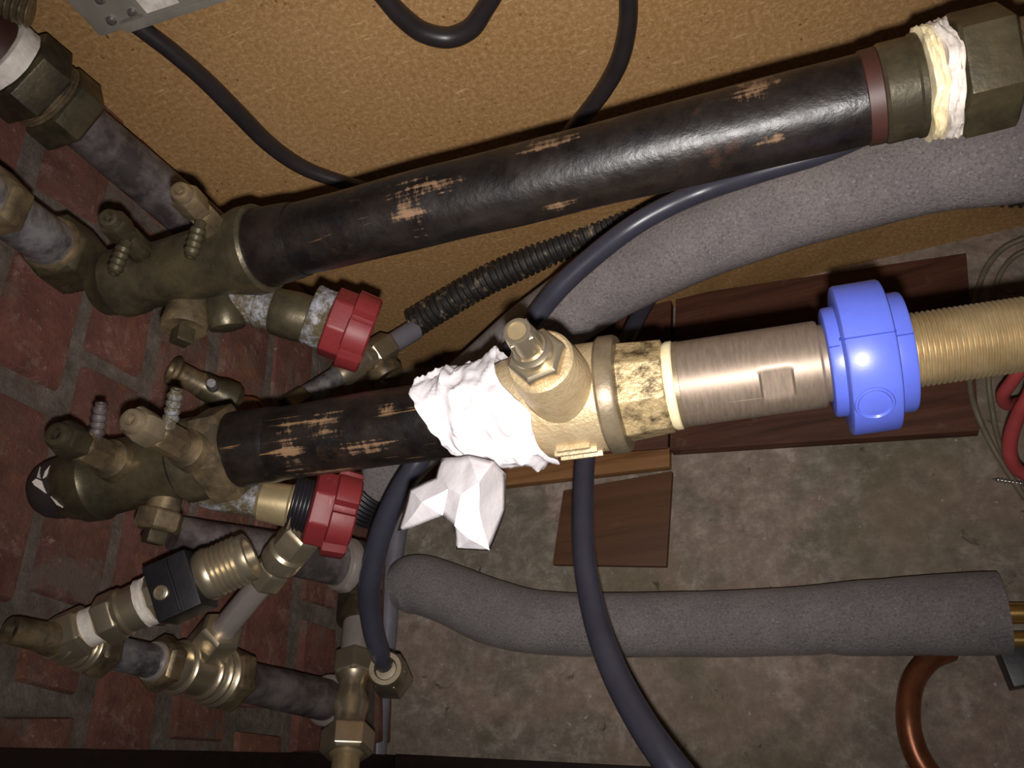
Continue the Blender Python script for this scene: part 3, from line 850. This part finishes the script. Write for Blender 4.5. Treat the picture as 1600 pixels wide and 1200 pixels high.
# ------------------------------------------------------------------ foam insulated pipes and cables
def wrinkle(seed, amp):
    return lambda d, a: 1 + amp * noise.noise(Vector((d * 22, cos(a) * 1.1 + seed, sin(a) * 1.1)))
t = thing('insulated_pipe', 'thick pipe in grey foam insulation curving behind the brass valve', 'pipe', at(W(960, 437, .55)))
link_mesh('foam_sleeve', tube([(2250, 150, .37, 84), (2000, 158, .38, 82), (1720, 200, .40, 78), (1600, 238, .42, 76), (1450, 262, .445, 72), (1250, 316, .48, 68), (1100, 372, .51, 63), (960, 437, .55, 59), (850, 512, .58, 55), (750, 596, .61, 52), (660, 680, .64, 49), (600, 742, .66, 48), (570, 775, .67, 47)], 10, 40, wrinkle(3, .03)), M['foam'], I4, t)
link_mesh('end_wrap', tube([(592, 751, .662, 51), (578, 766, .667, 50), (560, 786, .674, 49)], 30, 40, lambda d, a: 1 + .03 * sin(d * 1500)), M['black'], I4, t)
def fz(x, y, r):   # depth at which a tube of radius r metres rests on the floor
    p = on_plane(x, y, 2, r); return depth(p)
low = [(622, 915, 36), (640, 913, 44), (665, 915, 46), (710, 931, 47), (770, 956, 50), (850, 973, 48), (1000, 976, 49), (1200, 972, 51), (1400, 963, 59), (1568, 957, 64)]
t = thing('insulated_pipe', 'thick pipe in grey foam insulation lying on the concrete floor', 'pipe', at(W(1000, 976, .6)))
foam_pts = [(x, y, fz(x, y, .0310), r) for x, y, r in low]
def creases(d, a):
    w = 1 + .03 * noise.noise(Vector((d * 20, cos(a) + 8, sin(a))))
    for c, sl in ((.17, .012), (.36, -.02), (.47, .02)):
        e = (d - c - sl * sin(a)) / .006
        w -= .06 * math.exp(-e * e) * (1 if cos(a - .6) > 0 else .3)
    return w
link_mesh('foam_sleeve', tube(foam_pts, 14, 40, creases), M['foam'], I4, t)
for (xa, ya, xb, yb, r, dz) in ((1540, 958, 2300, 957, 16, -.004), (1540, 1000, 2300, 1000, 13, 0.0)):
    z0 = fz(xa, ya, .0310) + dz; z1 = fz(xb, yb, .0310) + dz
    ax = AX(xa, ya, z0, xb, yb, z1)
    tag(link_mesh('copper_core', lathe(ax, [(0, r), (ax.px, r)], 32), M['core'], ax.M, t), 'bare golden pipe end')
z = fz(1610, 1040, .02)
o = link_mesh('pipe_clip', box(-.012, .02, -.012, .012, -.012, .012), M['black'], at(W(1600, 1040, z)) @ Matrix.Rotation(.1, 4, 'Z'), bevel=.0012)
tag(o, 'black plastic block at the open end of the foam insulation', 'clip')

o = link_mesh('copper_pipe', tube([(1484, 1016, .5565, 17), (1452, 1031, .5525, 17), (1427, 1064, .545, 17.5), (1419, 1110, .534, 18), (1424, 1155, .526, 18.5), (1444, 1200, .518, 19), (1500, 1270, .505, 19)], 10, 24), M['copper'], I4)
tag(o, 'bent bare copper pipe emerging below the floor insulation', 'pipe')

o = link_mesh('power_cable', tube([(1640, 112, .40, 15), (1500, 145, .40, 15), (1400, 190, .41, 15.5), (1290, 238, .425, 16), (1190, 268, .44, 17), (1105, 296, .455, 17), (1040, 324, .46, 17), (985, 356, .465, 17), (930, 398, .475, 17), (875, 448, .485, 17), (833, 500, .495, 16), (800, 548, .50, 16), (745, 610, .51, 16), (690, 668, .52, 16), (648, 728, .52, 17), (620, 775, .525, 18), (598, 825, .53, 18), (583, 880, .535, 18), (577, 930, .54, 17.5), (583, 985, .545, 16.5), (595, 1025, .55, 15.5), (608, 1055, .565, 15)], 8, 24), M['cable'], I4)
tag(o, 'dark blue-grey cable running along the foam and down into the brass gland', 'cable')
o = link_mesh('power_cable', tube([(1045, 420, .66, 12.5), (1000, 490, .635, 13), (960, 580, .58, 14.5), (925, 660, .53, 15.5), (914, 720, .515, 16), (911, 800, .49, 17), (914, 880, .465, 18), (930, 965, .44, 20), (958, 1045, .415, 22), (1000, 1125, .39, 24), (1052, 1200, .37, 26), (1120, 1280, .36, 27), (1250, 1420, .36, 27), (1420, 1540, .38, 25), (1650, 1600, .42, 22)], 8, 24), M['cable'], I4)
tag(o, 'dark grey cable hanging below the brass valve across the floor', 'cable')

def board_tube(name, pts, off, mat, label, r=None):
    raw = []
    for x, y, rp_ in pts:
        p = on_plane(x, y, 1, -off); raw.append((p, rp_ * depth(p) / F))
    return tag(link_mesh(name, tube_w(raw, 10, 24), mat, I4), label, 'cable')
board_tube('black_cable', [(212, 38, 14), (232, 53, 14), (270, 82, 14), (320, 125, 14), (370, 175, 14), (420, 225, 13), (470, 260, 12), (520, 280, 11), (580, 296, 11), (660, 300, 11)], .012, M['blackcable'], 'black cable leaving the grey casing and passing behind the upper black pipe')
board_tube('black_cable', [(470, -420, 16), (500, -260, 16), (540, -110, 15), (572, -40, 15), (600, -5, 15), (628, 26, 16), (660, 50, 16), (700, 59, 16), (735, 45, 16), (757, 15, 15), (775, -15, 15), (795, -60, 15), (830, -170, 16), (850, -300, 16), (855, -460, 16)], .010, M['blackcable'], 'black cable hanging in a loop at the top of the chipboard')
board_tube('black_cable', [(940, -460, 16), (955, -260, 16), (972, -110, 15), (980, -50, 15), (982, 0, 15), (980, 45, 15), (968, 95, 15), (945, 138, 14), (915, 178, 13), (885, 212, 12), (850, 245, 12)], .010, M['blackcable'], 'black cable dropping from the top edge to behind the upper black pipe')

# corrugated conduit with its brass compression joint
cor = [(646, 505, .70, 22), (700, 472, .69, 22), (760, 438, .68, 22), (820, 410, .67, 22), (880, 383, .66, 21.5), (950, 353, .645, 21), (1010, 328, .63, 20), (1100, 300, .61, 20), (1250, 285, .585, 20), (1400, 288, .565, 20), (1500, 298, .555, 20), (1600, 303, .54, 20), (1700, 305, .53, 20), (1900, 300, .51, 20), (2200, 290, .48, 20)]
def ribs(d, a):
    return 1 + .10 * (1 if (d / .0052) % 1 < .55 else -1) * .9
o = link_mesh('conduit', tube(cor, 46, 20, ribs), M['corr'], I4, angle=60)
tag(o, 'black corrugated conduit between the chipboard and the foam pipe', 'conduit')
ax = AX(470, 624, .62, 660, 508, .70)
t = thing('compression_joint', 'brass compression joint on a grey pipe below the crusted red knob', 'fitting', ax.M)
L = ax.px
tag(link_mesh('grey_pipe', lathe(ax, [(L * .70, 16), (L * .935, 16.5)], 28), M['greypipe'], ax.M, t), 'grey plastic pipe')
link_mesh('metal_pipe', lathe(ax, [(0, 17), (L * .40, 17)], 28), M['zinc'], ax.M, t)
link_mesh('tail_nut', prism(ax, -24, 10, 21, 6, 10), ob, ax.M, t, bevel=.0006)
link_mesh('joint_body', lathe(ax, [(L * .30, 18), (L * .34, 22), (L * .46, 22), (L * .47, 18), (L * .52, 18), (L * .53, 21), (L * .60, 21)], 32), M['brass'], ax.M, t)
link_mesh('joint_nut', prism(ax, L * .57, L * .735, 25, 6, 28), M['brass'], ax.M, t, bevel=.0006)
a2 = AX(585, 560, .675, 606, 590, .67)
link_mesh('side_body', lathe(a2, [(0, 20), (10, 27), (30, 29), (38, 26), (38, 16), (30, 14)], 32), M['midbrass'], a2.M, t)
# small drain tap standing off the bricks
ax = AX(266, 577, .495, 372, 630, .52); L = ax.px
t = thing('drain_tap', 'small tarnished brass tap by the bricks between the two manifold blocks', 'tap', ax.M)
link_mesh('mouth', lathe(ax, [(10, 12), (2, 15), (0, 20), (3, 24), (8, 24), (14, 19), (44, 18), (52, 20)], 32), M['midbrass'], ax.M, t)
link_mesh('body', lathe(ax, [(48, 18), (56, 21), (74, 22), (88, 27), (106, 28), (116, 22)], 32), ob, ax.M, t)
a2 = AX(333, 606, .505, 328, 594, .485)
link_mesh('screw_head', lathe(a2, [(0, 9), (6, 9), (8, 7)], 24), M['zinc'], a2.M, t)
o = link_mesh('copper_wire', tube([(362, 622, .52, 3), (385, 622, .535, 3), (402, 626, .545, 3.5), (412, 640, .55, 4), (420, 660, .56, 4)], 6, 10), M['copper'], I4)
tag(o, 'short copper wire poking out behind the lower black pipe', 'wire')

# ------------------------------------------------------------------ upright pipes on the brick wall, top left
ax = AX(-30, 60, .415, 330, 366, .545)
def px_(x): return ax.ax(x)
t = thing('upright_pipe', 'dull grey upright pipe with large dark brass nuts in the top left corner', 'pipe', ax.M)
link_mesh('pipe', lathe(ax, [(px_(70), 40), (px_(330), 38)], 40), M['zincdark'], ax.M, t)
link_mesh('small_nut', prism(ax, px_(78), px_(122), 66, 6, 20, .1), ob, ax.M, t, bevel=.001)
link_mesh('thread_band', lathe(ax, thread_prof(px_(62), px_(80), 60, 5, 2), 40), M['midbrass'], ax.M, t)
link_mesh('large_nut', prism(ax, px_(18), px_(68), 74, 6, 28, .08), ob, ax.M, t, bevel=.001)
tag(link_mesh('sealing_tape', tape_ring(ax, px_(-12), px_(20), 62, 1.5, seed=4), M['white'], ax.M, t), 'white sealing tape')
tag(link_mesh('painted_tail', lathe(ax, [(px_(-60), 50), (px_(-8), 54)], 40), M['maroon'], ax.M, t), 'maroon painted pipe end')

ax = AX(-60, 282, .315, 118, 408, .40)
t = thing('upright_pipe', 'shiny grey upright pipe entering the upper manifold block at the left edge', 'pipe', ax.M)
L = ax.px
def q_(x): return ax.ax(x)
link_mesh('pipe', lathe(ax, [(q_(-60), 42), (q_(100), 38)], 40), M['zinc'], ax.M, t)
link_mesh('pipe_nut', prism(ax, q_(78), q_(128), 55, 6, 14, .1), ob, ax.M, t, bevel=.001)
link_mesh('olive_ring', lathe(ax, fillet_ring(ax, q_(80), 46, 6), 40), M['midbrass'], ax.M, t)
link_mesh('upper_nut', prism(ax, q_(-30), q_(2), 58, 6, 10), M['midbrass'], ax.M, t, bevel=.001)
a2 = AX(112, 418, .398, 172, 452, .402)
link_mesh('elbow', lathe(a2, [(0, 36), (12, 39), (20, 37), (25, 28)], 40), M['oldbrass'], a2.M, t)

ax = AX(-40, -14, .40, 52, 22, .41)
t = thing('brass_plug', 'ribbed brass fitting cut off by the top left corner of the photograph', 'fitting', ax.M)
link_mesh('thread', lathe(ax, thread_prof(40, 98, 24, 10, 5), 32), mbz, ax.M, t)
link_mesh('body', lathe(ax, [(0, 34), (44, 34), (46, 26)], 32), ob, ax.M, t)

# grey casing fixed to the chipboard
t0 = on_plane(205, 46, 1, -.016); e1 = (on_plane(345, 0, 1, -.016) - t0).normalized()
e2 = (on_plane(143, -6, 1, -.016) - t0); e2 = (e2 - e1 * e2.dot(e1)).normalized()
bm4 = Matrix.Identity(4)
nrm = Vector((0, -1, 0))
for i in range(3): bm4[i][0], bm4[i][1], bm4[i][2], bm4[i][3] = e1[i], e2[i], nrm[i], t0[i]
t = thing('cable_casing', 'grey plastic casing with bright screws on the chipboard at the top left', 'casing', bm4)
link_mesh('base', box(-.018, .16, .002, .10, -.016, .002), M['box'], bm4, t, bevel=.003)
link_mesh('rim', box(.000, .16, .002, .008, .002, .006), M['box'], bm4, t, bevel=.0012)
link_mesh('cover', box(.022, .15, .012, .09, .002, .016), M['box'], bm4, t, bevel=.002)
inv = bm4.inverted()
for x, y in ((174, 31), (207, 19), (156, -2)):
    p = inv @ on_plane(x, y, 1, -.018); a2 = AXM((0, 0, 0), (0, 0, .005))
    link_mesh('screw', lathe(AXM((0, 0, 0), (0, 0, .01)), [(0, .0028), (.0012, .0028), (.0022, .0021), (.0026, .0008)], 20), M['screw'], bm4 @ Matrix.Translation((p.x, p.y, .0018)), t)
for x, y in ((194, 35), (200, 37), (206, 38)):
    p = inv @ on_plane(x, y, 1, -.018)
    link_mesh('vent_hole', box(-.0007, .0007, -.0012, .0012, 0, .0004), M['hole'], bm4 @ Matrix.Translation((p.x, p.y, .0019)), t)
p = inv @ on_plane(240, 4, 1, -.032)
tag(link_mesh('sticker', box(-.007, .012, -.004, .012, 0, .0004), M['white'], bm4 @ Matrix.Translation((p.x, p.y, .0160)), t), 'white paper sticker')

# ------------------------------------------------------------------ lower left pipework on the bricks
C = AX(26, 986, .366, 530, 1098, .565)
def c_(x): return C.ax(x)
br = M['brass']
t = thing('upright_pipe', 'grey upright pipe with brass tees close to the bricks at the lower left', 'pipe', C.M)
link_mesh('open_end', lathe(C, [(c_(34), 9), (c_(24), 11), (c_(20), 13), (c_(19), 20), (c_(24), 22), (c_(70), 23), (c_(74), 26), (c_(92), 27)], 36), M['midbrass'], C.M, t)
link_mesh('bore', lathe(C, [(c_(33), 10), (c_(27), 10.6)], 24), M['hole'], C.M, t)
link_mesh('upper_tee', lathe(C, [(c_(84), 30), (c_(94), 31)] + ringed(C, (c_(98), c_(110), c_(122), c_(134)), (32, 34, 36, 39)) + [(c_(144), 34)], 40), br, C.M, t)
link_mesh('tee_nut', prism(C, c_(140), c_(168), 44, 6, 12, .12), M['midbrass'], C.M, t, bevel=.0008)
link_mesh('short_pipe', lathe(C, [(c_(160), 25), (c_(250), 26)], 36), M['zinc'], C.M, t)
link_mesh('olive', lathe(C, fillet_ring(C, c_(240), 31, 5), 36), M['chrome'], C.M, t)
link_mesh('tee_nut', prism(C, c_(240), c_(264), 43, 6, 25, .12), M['midbrass'], C.M, t, bevel=.0008)
link_mesh('lower_tee', lathe(C, [(c_(262), 32), (c_(270), 36)] + ringed(C, (c_(280),), (42,)) + [(c_(290), 35), (c_(306), 36)] + ringed(C, (c_(318), c_(330), c_(340)), (42, 45, 47)) + [(c_(347), 38)], 40), br, C.M, t)
link_mesh('tee_nut', prism(C, c_(342), c_(370), 50, 6, 10, .12), M['midbrass'], C.M, t, bevel=.0008)
link_mesh('long_pipe', lathe(C, [(c_(362), 30), (c_(524), 31)], 40), M['zincdark'], C.M, t)
link_mesh('pipe_rim', lathe(C, [(c_(508), 32), (c_(510), 38), (c_(518), 40), (c_(524), 38)], 40), M['chrome'], C.M, t)
link_mesh('end_nut', prism(C, c_(518), c_(552), 44, 6, 0, .14), M['midbrass'], C.M, t, bevel=.0008)

# valve with black handle on the upper tee
H = AX(96, 1000, .388, 392, 868, .398)
def h_(x): return H.ax(x)
t = thing('stop_valve', 'brass stop valve with black square handle in front of the bricks', 'valve', H.M)
link_mesh('elbow_nut', prism(H, h_(86), h_(138), 42, 6, 8, .14), br, H.M, t, bevel=.0008)
tag(link_mesh('spacer', lathe(H, [(h_(130), 31), (h_(168), 30)], 36), M['white'], H.M, t), 'white plastic spacer')
link_mesh('tail_nut', prism(H, h_(158), h_(192), 41, 6, 20, .12), br, H.M, t, bevel=.0008)
link_mesh('tail', lathe(H, [(h_(188), 36), (h_(196), 39), (h_(200), 35), (h_(228), 36)], 40), br, H.M, t)
tag(link_mesh('sealing_tape', tape_ring(H, h_(222), h_(240), 38, 1.2, seed=1), M['white'], H.M, t), 'white sealing tape')
link_mesh('neck', prism(H, h_(238), h_(262), 37, 8, 10, .05), br, H.M, t, bevel=.0006)
k = H.k(h_(285)); s0, s1 = H.s(h_(250)), H.s(h_(316))
hm = H.M @ Matrix.Rotation(radians(-14), 4, 'Z')
hb = link_mesh('handle', box(-36 * k, 40 * k, -43 * k, 47 * k, s0, s1), M['black'], hm, t, bevel=.0016)
link_mesh('handle_ridge', box(40 * k - .0005, 40 * k + .0016, -43 * k + .001, 47 * k - .001, s0 + (s1 - s0) * .52, s0 + (s1 - s0) * .58), M['black'], hm, hb, bevel=.0005)
sm = hm @ Matrix.Translation((40 * k, 6 * k, s0 + (s1 - s0) * .26)) @ Matrix.Rotation(radians(90), 4, 'Y')
link_mesh('handle_screw', lathe(AXM((0, 0, 0), (0, 0, .01)), [(0, .0034), (.0010, .0034), (.0012, .0030), (.0006, .0026), (.0008, .0016), (.0014, .0012), (.0014, .0004)], 24), M['brass'], sm, hb)
link_mesh('outlet_shoulder', lathe(H, [(h_(312), 34), (h_(322), 41), (h_(330), 42), (h_(336), 40)], 40), br, H.M, t)
link_mesh('outlet_thread', lathe(H, thread_prof(h_(334), h_(380), 40, 8, 3) + [(h_(386), 38), (h_(391), 37), (h_(391), 27), (h_(360), 25)], 48), br, H.M, t)

# branch from the lower tee up to the red knob
G = AX(306, 1036, .462, 478, 828, .425)
L = G.px
t = thing('branch_pipe', 'pale grey branch pipe with brass nuts rising to the lower red knob', 'pipe', G.M)
link_mesh('lower_nut', prism(G, 8, 70, 36, 6, 16, .14), br, G.M, t, bevel=.0008)
link_mesh('pipe', lathe(G, [(60, 20), (176, 20)], 36), M['chrome'], G.M, t)
link_mesh('upper_nut', prism(G, 164, 200, 30, 6, 10, .14), br, G.M, t, bevel=.0008)
link_mesh('nipple', lathe(G, [(196, 24), (202, 30), (208, 32), (226, 32), (230, 28), (234, 28)], 36), br, G.M, t)
link_mesh('top_nut', prism(G, 230, 268, 33, 6, 18, .14), br, G.M, t, bevel=.0008)

# dark pipe behind, with a socket elbow
g = AX(270, 832, .475, 556, 886, .56)
def g_(x): return g.ax(x)
t = thing('socket_pipe', 'dark grey pipe ending in a pale-rimmed elbow under the lower red knob', 'pipe', g.M)
link_mesh('pipe', lathe(g, [(g_(270), 27), (g_(540), 34)], 40), M['zincdark'], g.M, t)
tag(link_mesh('socket_rim', lathe(g, [(g_(528), 34), (g_(530), 40), (g_(538), 43), (g_(544), 42)], 40), M['chrome'], g.M, t), 'pale socket rim')
link_mesh('elbow', lathe(g, [(g_(540), 40), (g_(556), 42), (g_(572), 38), (g_(580), 28), (g_(584), 12)], 40), M['oldbrass'], g.M, t)

# pipe run along the foot of the wall
E_ = AX(566, 900, .615, 536, 1235, .50)
def e_(y): return (y - 900) / 335. * E_.px
t = thing('wall_pipe', 'brass jointed pipe running along the foot of the brick wall', 'pipe', E_.M)
link_mesh('upper_body', lathe(E_, [(e_(900), 26), (e_(925), 27), (e_(930), 34), (e_(970), 34), (e_(974), 24)], 36), ob, E_.M, t)
link_mesh('bright_pipe', lathe(E_, [(e_(968), 23), (e_(1026), 23)], 36), M['chrome'], E_.M, t)
link_mesh('upper_nut', prism(E_, e_(1022), e_(1058), 33, 6, 4, .1), br, E_.M, t, bevel=.0008)
link_mesh('tee', lathe(E_, [(e_(1054), 28), (e_(1060), 26), (e_(1066), 22), (e_(1080), 22), (e_(1092), 27), (e_(1106), 28), (e_(1118), 24), (e_(1128), 24), (e_(1136), 28), (e_(1142), 28)], 40), br, E_.M, t)
link_mesh('lower_nut', prism(E_, e_(1138), e_(1180), 42, 6, 28, .12), br, E_.M, t, bevel=.0008)
link_mesh('tail_pipe', lathe(E_, [(e_(1176), 30), (e_(1182), 26), (e_(1186), 22), (e_(1300), 23)], 36), M['goldbrass'], E_.M, t)

r0 = .0085
pts = [(640, 720), (632, 780), (620, 840), (610, 920), (604, 1000), (594, 1090), (586, 1195), (580, 1260)]
raw = [(on_plane(x, y, 2, r0 + .0003), r0) for x, y in pts]
o = link_mesh('floor_pipe', tube_w(raw, 8, 24), M['greypipe'], I4)
tag(o, 'thin pale grey pipe lying on the floor along the bricks', 'pipe')

ax = AX(603, 1046, .548, 616, 1066, .585)
t = thing('cable_gland', 'hexagonal brass cable gland round the end of the dark cable', 'fitting', ax.M)
link_mesh('gland_ring', lathe(ax, [(8, 15), (-1, 16), (-2, 18), (-2, 25), (1, 28), (6, 29)], 40), M['brass'], ax.M, t)
link_mesh('gland_nut', prism(ax, 2, 22, 33, 6, 10, .1), M['brass'], ax.M, t, bevel=.0008)

# ------------------------------------------------------------------ right edge: red cable, tan cables, screw
o = link_mesh('red_cable', tube([(2200, 380, .44, 10), (1900, 430, .45, 10), (1700, 480, .46, 10), (1640, 520, .47, 10), (1600, 570, .48, 10), (1580, 598, .49, 10), (1567, 618, .50, 10), (1574, 632, .51, 9.5), (1600, 626, .52, 9), (1640, 600, .52, 9), (1760, 560, .52, 9), (2200, 520, .50, 9)], 8, 18), M['redcable'], I4)
tag(o, 'red cable bending in a tight hook beside the brass thread', 'cable')
o = link_mesh('red_cable', tube([(2200, 440, .44, 11), (1850, 490, .45, 11), (1650, 560, .46, 11), (1606, 622, .47, 11), (1588, 655, .48, 11), (1578, 690, .49, 11), (1580, 718, .495, 10.5), (1596, 738, .50, 10.5), (1640, 750, .50, 10.5), (1800, 760, .49, 10.5), (2200, 740, .47, 10.5)], 8, 18), M['redcable'], I4)
tag(o, 'red cable making a wide U bend above the loose screw', 'cable')
def floor_cable(pts, r, label):
    raw = [(on_plane(x, y, 2, r + h), r) for x, y, h in pts]
    return tag(link_mesh('thin_cable', tube_w(raw, 8, 14), M['tancable'], I4), label, 'cable')
floor_cable([(1600, 372, .02), (1565, 390, .014), (1538, 425, .013), (1522, 480, .013), (1515, 560, .013), (1517, 612, .013), (1530, 655, .013), (1552, 700, .002), (1578, 742, .0005), (1620, 800, .0005), (1720, 900, .0005), (2000, 1050, .0005)], .0022, 'thin tan cable crossing the dark plank and running out at the right edge')
floor_cable([(1620, 385, .02), (1580, 405, .014), (1555, 450, .0135), (1545, 540, .0135), (1545, 600, .0135), (1552, 650, .0005), (1562, 692, .0005), (1585, 728, .0005), (1640, 765, .0005), (1760, 800, .0005), (2100, 880, .0005)], .0020, 'thin tan cable on the concrete just right of the dark plank')
p0, p1 = on_plane(1549, 748, 2, .003), on_plane(1606, 757, 2, .0035)
ax = AXM(p0, p1)
t = thing('loose_screw', 'loose steel screw lying on the concrete at the right edge', 'screw', ax.M)
Ls = ax.L
link_mesh('shank', lathe(ax, [(0, .0003), (.003, .0014)] + thread_prof(.003, Ls * .85, .0021, .0022, .0008), 16), M['screw'], ax.M, t)
link_mesh('head', lathe(ax, [(Ls * .85, .0014), (Ls * .97, .0034), (Ls, .0034)], 20), M['screw'], ax.M, t)
